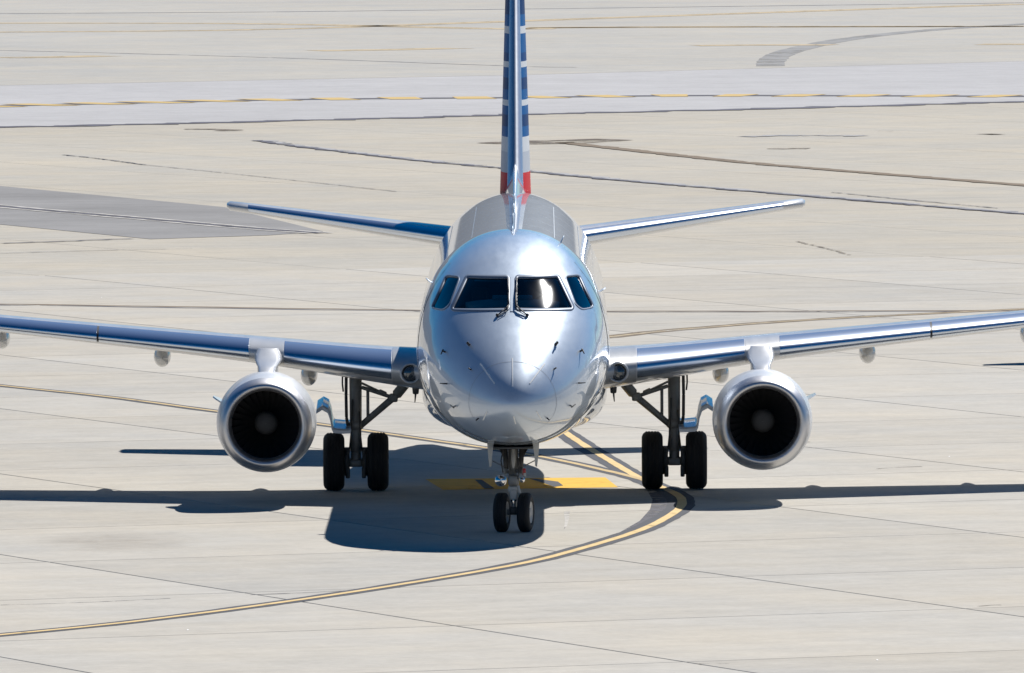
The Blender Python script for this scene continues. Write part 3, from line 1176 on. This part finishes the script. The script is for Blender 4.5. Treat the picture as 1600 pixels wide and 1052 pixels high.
for sgn in (-1, 1):
    rows = []
    xs = [0.9, 1.2, 1.5] + [1.5 + (12.6 - 1.5) * k / 24 for k in range(1, 25)]
    for x in xs:
        rows.append(wsec(x, sgn))
    # blended winglet
    last = rows[-1]
    le = last[len(last) // 2]
    for k, (dx, dy, dz, sc, lean) in enumerate(((0.25, 0.22, 0.10, 0.92, 0.45), (0.42, 0.48, 0.34, 0.82, 0.9),
                                               (0.55, 0.85, 0.80, 0.66, 1.2), (0.72, 1.30, 1.42, 0.40, 1.3))):
        c = le + Vector((sgn * dx, dy, dz))
        row = []
        for p in last:
            d = (p - le) * sc
            row.append(c + Vector((-sgn * d.z * math.sin(lean), d.y, d.z * math.cos(lean))))
        rows.append(row)
    wing = MB().loft(rows).build('wing', 'white_grey_paint', jet)
    for x0, x1 in ((1.98, 3.72), (4.30, 6.772), (6.808, 9.392), (9.428, 12.2)):
        slat(x0, x1, sgn, 'slat', 'polished_metal', wing, (0.15, 0.032), 0.006 * OS)
    for x0 in (6.774, 9.394):
        slat(x0, x0 + 0.032, sgn, 'slat_gap_shade', 'dark_trim', wing, (0.15, 0.032), 0.003 * OS)  # dark strip painted in for the shade between neighbouring slats
    slat(1.30, 1.96, sgn, 'wing_root_fillet', 'grey_paint', wing, (0.22, 0.10), 0.010 * OS)
    slat(3.74, 4.28, sgn, 'fixed_leading_edge', 'white_grey_paint', wing, (0.11, 0.05), 0.004 * OS)
    # landing light in the wing root
    p = Vector((sgn * 1.67, 8.27, 2.06))
    g = MB().lathe([(-0.03, 0.005), (-0.028, 0.05), (-0.005, 0.10), (0.03, 0.125), (0.12, 0.13)], 20, 'y', p)
    g.build('landing_light', 'lamp_glass', wing)
    g = MB().lathe([(0.10, 0.175), (0.0, 0.165), (-0.01, 0.145), (0.03, 0.13), (0.10, 0.13)], 24, 'y', p)
    g.build('light_housing', 'grey_paint', wing)
    # flap track fairings
    for fx, zb_, r_ in ((3.38, 1.66, 0.14), (5.80, 1.96, 0.14), (8.46, 2.24, 0.125)):
        yt = wf[0](fx) + wf[1](fx)
        rows = []
        for k in range(15):
            t = k / 14
            rr = max(0.015, (math.sin(math.pi * t ** 0.7)) ** 0.6)
            c = Vector((sgn * fx, yt - 1.25 + 1.7 * t, zb_ + r_ * 1.25 + 0.02 * t))
            rows.append([c + Vector((r_ * rr * math.cos(a), 0, r_ * 1.25 * rr * math.sin(a))) for a in [2 * math.pi * j / 20 for j in range(20)]])
        MB().loft(rows).build('flap_track_fairing', 'white_grey_paint', wing)
    # small drain mast under the root
    MB().tube((sgn * 1.60, 9.6, 1.68), (sgn * 1.615, 9.7, 1.52), 0.018, 0.008).tube((sgn * 1.60, 9.6, 1.80), (sgn * 1.60, 9.6, 1.66), 0.06, 0.05).build('drain_mast', 'gear_dark', wing)

    # ------------------------------------------------------------ engine
    ex, ey, ez = sgn * 3.975, 6.7, 1.315
    outer = [(0.30, 0.742), (0.5, 0.772), (0.8, 0.795), (1.1, 0.803), (1.5, 0.798), (1.9, 0.775), (2.3, 0.735), (2.65, 0.685), (2.9, 0.64), (2.9, 0.60), (2.6, 0.60), (2.0, 0.60)]
    nac = MB().lathe(outer, 72, 'y', (ex, ey, ez)).build('engine_nacelle', 'cowl_paint', jet, recalc=False)
    lip = [(0.30, 0.741), (0.18, 0.722), (0.08, 0.692), (0.025, 0.66), (0.0, 0.628), (0.012, 0.598), (0.05, 0.575), (0.12, 0.555), (0.2, 0.543), (0.3, 0.54)]
    MB().lathe(lip, 72, 'y', (ex, ey, ez)).build('inlet_lip', 'lip_metal', nac, recalc=False)
    MB().lathe([(0.3, 0.54), (0.45, 0.54), (0.7, 0.565), (1.0, 0.59), (1.25, 0.595), (1.28, 0.1)], 64, 'y', (ex, ey, ez)).build('inlet_duct', 'inlet_liner', nac, recalc=False)
    MB().lathe([(0.50, 0.004), (0.503, 0.06), (0.525, 0.125), (0.56, 0.16), (0.62, 0.18), (0.72, 0.19), (0.9, 0.19)], 36, 'y', (ex, ey, ez)).build('spinner', 'spinner_grey', nac, recalc=False)
    bm_ = None
    for k in range(28):
        a0 = 2 * math.pi * k / 28
        rows = []
        for q in range(5):
            r = 0.19 + 0.39 * q / 4
            tw = 0.5 + 0.55 * q / 4
            row = []
            for w_ in (-0.065, 0.0, 0.065):
                a = a0 + w_ * math.sin(tw) / r
                row.append((ex + r * math.cos(a), ey + 0.88 + w_ * math.cos(tw), ez + r * math.sin(a)))
            rows.append(row)
        MB().grid(rows).build('fan_blade', 'fan_blade_metal', nac, recalc=False)
    MB().lathe([(2.0, 0.45), (2.6, 0.44), (3.15, 0.37), (3.3, 0.33), (3.3, 0.30), (2.8, 0.28)], 40, 'y', (ex, ey, ez)).build('core_nozzle', 'gear_metal', nac, recalc=False)
    MB().lathe([(2.6, 0.26), (3.2, 0.22), (3.6, 0.10), (3.75, 0.01)], 30, 'y', (ex, ey, ez)).build('exhaust_cone', 'gear_metal', nac, recalc=False)
    # strake on the outboard flank
    q0 = R(24)
    cx, cz = math.cos(q0) * sgn, math.sin(q0)
    p0 = Vector((ex + cx * 0.78, ey + 0.9, ez + cz * 0.78))
    up = Vector((cx, 0, cz))
    sd_ = Vector((-cz, 0, cx))
    rows = []
    for hh, ya, yb in ((0.0, 0.0, 0.9), (0.10, 0.3, 0.88), (0.17, 0.6, 0.84)):
        rows.append([p0 + up * hh + Vector((0, ya, 0)) + sd_ * 0.012, p0 + up * hh + Vector((0, yb, 0)) + sd_ * 0.012,
                     p0 + up * hh + Vector((0, yb, 0)) - sd_ * 0.012, p0 + up * hh + Vector((0, ya, 0)) - sd_ * 0.012])
    MB().loft(rows).build('strake', 'white_grey_paint', nac, smooth=False)
    # pylon with its collar under the wing
    rows = []
    for z, hw, y0, y1 in ((1.90, 0.205, 7.5, 9.9), (2.00, 0.175, 7.62, 9.95), (2.10, 0.165, 7.85, 10.1), (2.17, 0.175, 8.15, 10.2),
                          (2.21, 0.215, 8.45, 10.3), (2.25, 0.235, 8.75, 10.4), (2.33, 0.235, 9.1, 10.5), (2.42, 0.2, 9.4, 10.6)):
        ring = []
        for j in range(24):
            a = 2 * math.pi * j / 24
            yy = (y0 + y1) / 2 - (y1 - y0) / 2 * math.cos(a)
            ring.append(Vector((ex + hw * math.copysign(abs(math.sin(a)) ** 0.45, math.sin(a)), yy, z)))
        rows.append(ring)
    MB().loft(rows).build('engine_pylon', 'white_grey_paint', nac)

    # ------------------------------------------------------------ main landing gear
    gx, gy = sgn * 2.60, 11.4
    o_ = sgn                                   # outboard direction
    g = MB()
    g.tube((gx, gy, 1.0), (gx, gy, 2.05), 0.098, 0.105, 20)
    g.tube((gx, gy, 0.62), (gx, gy, 1.06), 0.092, 0.092, 18)
    g.tube((gx, gy, 0.40), (gx, gy, 0.64), 0.082, 0.086, 18)
    g.tube((gx, gy, 1.00), (gx, gy, 1.13), 0.125, 0.125, 18)
    g.box((gx, gy, 0.45), (0.22, 0.18, 0.12), 0.03)
    gear = g.build('main_gear', 'gear_metal', jet)
    MB().tube((gx - 0.53, gy, 0.475), (gx + 0.53, gy, 0.475), 0.055).build('axle', 'gear_metal', gear)
    for dx in (-0.36, 0.36):
        hw, rr = 0.168, 0.476
        prof = [(-0.10, 0.27), (-hw + 0.03, 0.285), (-hw, 0.33), (-hw - 0.003, 0.385), (-hw + 0.016, 0.43), (-hw + 0.05, 0.459)]
        tread = []
        for gxx in (-0.075, -0.025, 0.025, 0.075):
            tread += [(gxx - 0.007, rr - 0.002), (gxx - 0.005, rr - 0.012), (gxx + 0.005, rr - 0.012), (gxx + 0.007, rr - 0.002)]
        prof = prof + [(-0.10, 0.471)] + tread + [(0.10, 0.471)] + [(-a, r) for a, r in reversed(prof)]
        autosmooth(MB().lathe(prof, 56, 'x', (gx + dx, gy, 0.475)).build('tyre', 'tyre_rubber', gear), 50)
        rp = [(-0.10, 0.275), (-0.13, 0.27), (-0.12, 0.24), (-0.06, 0.20), (-0.05, 0.12), (-0.09, 0.09), (-0.09, 0.005)]
        rp = rp + [(-a, r) for a, r in reversed(rp)]
        autosmooth(MB().lathe(rp, 36, 'x', (gx + dx, gy, 0.475)).build('wheel_rim', 'rim_paint', gear), 40)
    for dx in (-0.155, 0.155):
        g = MB().lathe([(-0.05, 0.20), (-0.05, 0.235), (0.05, 0.235), (0.05, 0.16)], 24, 'x', (gx + dx, gy, 0.475))
        g.box((gx + dx * 0.85, gy - 0.16, 0.30), (0.07, 0.12, 0.18), 0.02)
        g.box((gx + dx * 0.85, gy - 0.15, 0.62), (0.06, 0.10, 0.10), 0.02)
        g.build('brake', 'gear_dark', gear)
    # folding side brace towards the fuselage
    g = MB()
    g.tube((gx - o_ * 0.08, gy - 0.02, 1.06), (gx - o_ * 0.78, gy - 0.15, 1.66), 0.052, 0.062, 14)
    g.box((gx - o_ * 0.62, gy - 0.12, 1.52), (0.14, 0.16, 0.14), 0.03)
    g.tube((gx - o_ * 0.66, gy - 0.13, 1.56), (gx - o_ * 0.98, gy - 0.2, 1.95), 0.085, 0.085, 14)
    g.build('side_brace', 'gear_metal', gear)
    g = MB()
    g.tube((gx - o_ * 0.10, gy - 0.06, 1.69), (gx - o_ * 0.62, gy - 0.12, 1.52), 0.032)
    g.tube((gx - o_ * 0.10, gy - 0.06, 1.76), (gx - o_ * 0.40, gy - 0.10, 1.62), 0.02)
    g.tube((gx - o_ * 0.38, gy - 0.10, 1.63), (gx - o_ * 0.50, gy - 0.10, 1.575), 0.04)
    g.tube((gx - o_ * 0.20, gy - 0.06, 1.66), (gx - o_ * 0.20, gy - 0.04, 1.18), 0.026)
    g.build('lock_link', 'gear_metal', gear)
    # torque link behind and hydraulic lines
    g = MB()
    g.box((gx, gy + 0.2, 0.86), (0.12, 0.24, 0.05), 0.015, Matrix.Rotation(R(38), 3, 'X'))
    g.box((gx, gy + 0.2, 0.66), (0.12, 0.24, 0.05), 0.015, Matrix.Rotation(R(-38), 3, 'X'))
    g.build('torque_link', 'gear_metal', gear)
    g = MB()
    g.path([(gx + o_ * 0.15, gy - 0.04, 1.95), (gx + o_ * 0.155, gy - 0.05, 1.55), (gx + o_ * 0.15, gy - 0.06, 1.2), (gx + o_ * 0.12, gy - 0.08, 1.02)], 0.026)
    g.path([(gx + o_ * 0.21, gy - 0.04, 1.95), (gx + o_ * 0.215, gy - 0.05, 1.75), (gx + o_ * 0.20, gy - 0.06, 1.62)], 0.014)
    g.path([(gx + 0.06, gy - 0.1, 1.3), (gx + 0.08, gy - 0.12, 0.9), (gx + 0.11, gy - 0.1, 0.62)], 0.012)
    g.path([(gx - 0.05, gy - 0.1, 1.5), (gx - 0.07, gy - 0.12, 1.0), (gx - 0.11, gy - 0.1, 0.62)], 0.012)
    g.build('hydraulic_line', 'gear_dark', gear)
    # gear leg door, bent plate carried outboard of the leg
    prof = [(0.07, 1.035), (0.20, 1.03), (0.345, 1.045), (0.375, 1.10), (0.40, 1.26), (0.44, 1.37), (0.53, 1.42), (0.63, 1.355)]
    rows = []
    for yy, zz in ((-0.42, -0.03), (-0.40, 0.0), (0.50, 0.10), (0.52, 0.10)):
        top = [Vector((gx + o_ * a, gy + yy, b + zz)) for a, b in prof]
        bot = [Vector((gx + o_ * (a + 0.012), gy + yy, b + zz - 0.05)) for a, b in prof]
        rows.append(top + bot[::-1])
    autosmooth(MB().loft(rows).build('gear_door', 'silver_paint', gear), 30)

# ---------------------------------------------------------------- tailplane
for sgn in (-1, 1):
    rows = []
    for k in range(13):
        t = k / 12
        x = 0.35 + (4.97 - 0.35) * t
        ch = 3.15 + (1.30 - 3.15) * t
        yl = 23.2 + (26.25 - 23.2) * t
        zl = 3.57 + 0.58 * t
        if k == 12:
            x += 0.05
        rows.append([Vector((sgn * x, yl + a * ch, zl + b * ch)) for a, b in naca(0.125, 0.0, 20)])
    sc = 0.55
    last = rows[-1]
    c = sum(last, Vector()) / len(last)
    rows.append([c + (p - c) * sc + Vector((sgn * 0.06, 0.12, 0.0)) for p in last])
    tp = MB().loft(rows).build('tailplane', 'white_grey_paint', jet)
    rows = []
    for k in range(21):
        t = 0.10 + 0.84 * k / 20
        x = 0.35 + (4.97 - 0.35) * t
        ch = 3.15 + (1.30 - 3.15) * t
        yl = 23.2 + (26.25 - 23.2) * t
        zl = 3.57 + 0.58 * t
        full = naca(0.125, 0.0, 60)
        m = 60
        sub = [q for i, q in enumerate(full) if (i <= m and q[0] < 0.10) or (i > m and q[0] < 0.05)]
        row = []
        for i, (a, b) in enumerate(sub):
            e = 0.006 if 0 < i < len(sub) - 1 else -0.01
            nn = Vector((a - 0.12, b * 1.5)).normalized()
            row.append(Vector((sgn * x, yl + a * ch + nn.x * e, zl + b * ch + nn.y * e)))
        rows.append(row)
    MB().grid(rows).build('leading_edge_strip', 'polished_metal', tp, recalc=False)

# ---------------------------------------------------------------- fin
FST = [(3.9, 20.9, 6.4, 0.088), (4.6, 21.6, 5.75, 0.09), (6.0, 22.85, 4.75, 0.092), (8.0, 24.65, 3.35, 0.095), (9.7, 26.15, 2.15, 0.10)]
ff = [pchip([a[0] for a in FST], [a[i] for a in FST]) for i in (1, 2, 3)]


def fsec(z, n=24):
    yl, ch, t = (f_(z) for f_ in ff)
    return [Vector((b * ch, yl + a * ch, z)) for a, b in naca(t, 0.0, n)]


rows = [fsec(3.9 + 5.8 * k / 24) for k in range(25)]
c = sum(rows[-1], Vector()) / len(rows[-1])
rows.append([c + (p - c) * 0.75 + Vector((0, 0.05, 0.06)) for p in rows[-1]])
fin = MB().loft(rows).build('tail_fin', 'tail_bars', jet)
rows = []
for k in range(25):
    z = 4.35 + 5.3 * k / 24
    yl, ch, t = (f_(z) for f_ in ff)
    full = naca(t, 0.0, 60)
    lim = 0.045
    sub = [q for q in full if q[0] < lim]
    row = []
    for i, (a, b) in enumerate(sub):
        e = 0.005 if 0 < i < len(sub) - 1 else -0.01
        nn = Vector((a - 0.12, b * 1.5)).normalized()
        row.append(Vector((b * ch + nn.y * e, yl + a * ch + nn.x * e, z)))
    rows.append(row)
MB().grid(rows).build('leading_edge_strip', 'satin_metal', fin, recalc=False)
# dorsal fillet running forward from the fin foot
rows = []
for k in range(15):
    t = k / 14
    y = 17.6 + 5.2 * t
    h_ = 4.50 + 0.62 * t ** 1.5 + 0.35 * max(0, t - 0.7) ** 1.2
    hw = 0.05 + 0.20 * t
    rows.append([Vector((-hw, y, 4.42)), Vector((-hw * 0.6, y, 4.42 + (h_ - 4.42) * 0.4)), Vector((-hw * 0.22, y, 4.42 + (h_ - 4.42) * 0.8)), Vector((0, y, h_)),
                 Vector((hw * 0.22, y, 4.42 + (h_ - 4.42) * 0.8)), Vector((hw * 0.6, y, 4.42 + (h_ - 4.42) * 0.4)), Vector((hw, y, 4.42))])
MB().loft(rows).build('dorsal_fillet', 'silver_paint', jet)

# ---------------------------------------------------------------- nose landing gear
steer = R(-9.5)
g = MB()
g.tube((0, 0.05, 0.92), (0, 0.12, 1.55), 0.066, 0.078, 18)
g.tube((0, 0.03, 0.62), (0, 0.06, 0.98), 0.065, 0.07, 18)
g.tube((-0.12, -0.02, 0.98), (-0.12, -0.02, 0.90), 0.03)
g.tube((0.12, -0.02, 0.98), (0.12, -0.02, 0.90), 0.03)
g.box((0.0, -0.06, 0.80), (0.17, 0.16, 0.16), 0.04)
ng = g.build('nose_gear', 'gear_metal', jet)
g = MB()
g.tube((-0.115, 0.02, 0.96), (-0.135, 0.15, 1.45), 0.036, 0.044)
g.tube((0.115, 0.02, 0.96), (0.135, 0.15, 1.45), 0.036, 0.044)
g.path([(-0.06, -0.09, 1.40), (-0.075, -0.10, 1.1), (-0.06, -0.11, 0.88)], 0.012)
g.path([(0.075, -0.09, 1.42), (0.06, -0.11, 1.15), (0.08, -0.11, 0.86)], 0.010)
g.box((-0.07, -0.08, 0.93), (0.05, 0.06, 0.05), 0.012)
g.box((0.06, -0.08, 0.95), (0.06, 0.06, 0.06), 0.012)
g.build('steering_actuator', 'gear_dark', ng)
MB().tube((0, 0, 0.33), (0, 0.03, 0.66), 0.045, 0.05, 16).build('oleo_piston', 'chrome', ng)
g = MB()
g.box((0, -0.04, 0.66), (0.17, 0.13, 0.10), 0.03)
g.box((0, -0.08, 0.58), (0.11, 0.08, 0.16), 0.025)
g.tube((0.07, -0.1, 0.72), (0.10, -0.11, 0.60), 0.02)
g.build('steering_collar', 'gear_white', ng)
rot = Matrix.Rotation(steer, 3, 'Z')
ax = rot @ Vector((1, 0, 0))
MB().tube(ax * -0.27 + Vector((0, 0, 0.305)), ax * 0.27 + Vector((0, 0, 0.305)), 0.045).build('axle', 'gear_metal', ng)
MB().box(rot @ Vector((0, 0, 0)) + Vector((0, 0, 0.33)), (0.13, 0.12, 0.12), 0.03).build('axle_block', 'gear_dark', ng)
for dx in (-0.185, 0.185):
    hw, rr = 0.098, 0.303
    prof = [(-0.06, 0.165), (-hw + 0.015, 0.175), (-hw, 0.205), (-hw - 0.002, 0.24), (-hw + 0.012, 0.275), (-0.065, 0.296)]
    tread = []
    for gxx in (-0.032, 0.0, 0.032):
        tread += [(gxx - 0.005, rr - 0.001), (gxx - 0.004, rr - 0.009), (gxx + 0.004, rr - 0.009), (gxx + 0.005, rr - 0.001)]
    prof = prof + tread + [(-a, r) for a, r in reversed(prof)]
    c = ax * dx + Vector((0, 0, 0.303))
    autosmooth(MB().lathe(prof, 48, 'x', c, steer).build('tyre', 'tyre_rubber', ng), 50)
    rp = [(-0.07, 0.172), (-0.088, 0.165), (-0.085, 0.15), (-0.065, 0.13), (-0.06, 0.075), (-0.085, 0.06), (-0.088, 0.005)]
    rp = rp + [(-a, r) for a, r in reversed(rp)]
    autosmooth(MB().lathe(rp, 32, 'x', c, steer).build('wheel_rim', 'rim_paint', ng), 40)
g = MB()
rows = []
for t in [k / 10 for k in range(11)]:
    w_ = 0.012 + 0.026 * math.sin(math.pi * t)
    c = Vector((0.0, -0.14 + 0.07 * t, 0.99 + 0.38 * t))
    rows.append([c + Vector((w_ * math.cos(a), 0.6 * w_ * math.sin(a), 0)) for a in [2 * math.pi * j / 12 for j in range(12)]])
MB().loft(rows).build('torque_strut', 'gear_white', ng)
g = MB()
g.tube((-0.05, 0.1, 1.02), (-0.30, 0.5, 1.45), 0.03)
g.tube((0.05, 0.1, 1.02), (0.30, 0.5, 1.45), 0.03)
g.path([(-0.14, -0.05, 1.35), (-0.19, -0.06, 1.1), (-0.16, -0.08, 0.92)], 0.011)
g.path([(0.06, -0.1, 1.2), (0.10, -0.12, 1.0), (0.06, -0.13, 0.82)], 0.010)
g.build('drag_brace', 'gear_dark', ng)
for p, r in (((-0.195, -0.14, 0.80), 0.086), ((0.135, -0.14, 0.81), 0.04)):
    g = MB().lathe([(-0.035, 0.002), (-0.032, r * 0.3), (-0.022, r * 0.6), (-0.005, r * 0.85), (0.01, r * 0.95), (0.005, r * 1.03), (0.05, r * 1.08), (0.11, r * 0.7), (0.13, r * 0.2)], 24, 'y', p)
    g.build('taxi_light', 'chrome', ng)
MB().box((0.165, -0.1, 0.93), (0.05, 0.06, 0.11), 0.012).build('gear_marker', 'red_lens', ng)
MB().box((0.175, -0.135, 0.89), (0.04, 0.02, 0.05), 0.006).build('marker_plate', 'gear_white', ng)
for sgn in (-1, 1):
    rows = []
    for y, zb in ((-0.62, 1.06), (-0.58, 1.03), (0.5, 1.03), (0.55, 1.07)):
        rows.append([Vector((sgn * 0.30, y, 1.40)), Vector((sgn * 0.40, y, 1.40)), Vector((sgn * 0.385, y, 1.2)), Vector((sgn * 0.365, y, zb)),
                     Vector((sgn * 0.335, y, zb + 0.02)), Vector((sgn * 0.325, y, 1.2))])
    autosmooth(MB().loft(rows).build('gear_door', 'gear_white', ng), 30)
    MB().tube((sgn * 0.33, 0.0, 1.1), (sgn * 0.14, 0.05, 1.0), 0.008).build('door_rod', 'gear_metal', ng)
# open wheel well edge
MB().box((0, -0.1, 1.335), (0.62, 1.4, 0.03), 0.01).build('wheel_well', 'gear_dark', ng)


# ---------------------------------------------------------------- a second jet, just outside the right edge
def copy_tree(o, parent=None):
    c_ = o.copy()
    C.objects.link(c_)
    c_.parent = parent
    for ch in list(o.children):
        copy_tree(ch, c_)
    return c_


bpy.context.view_layer.update()
other = copy_tree(jet)
other.location = (10.9 + 13.7, 42.0, 0)
other.rotation_euler = (0, 0, 0)
other['label'] = 'second silver jet just beyond the right edge, its wingtip shadow reaching the apron'
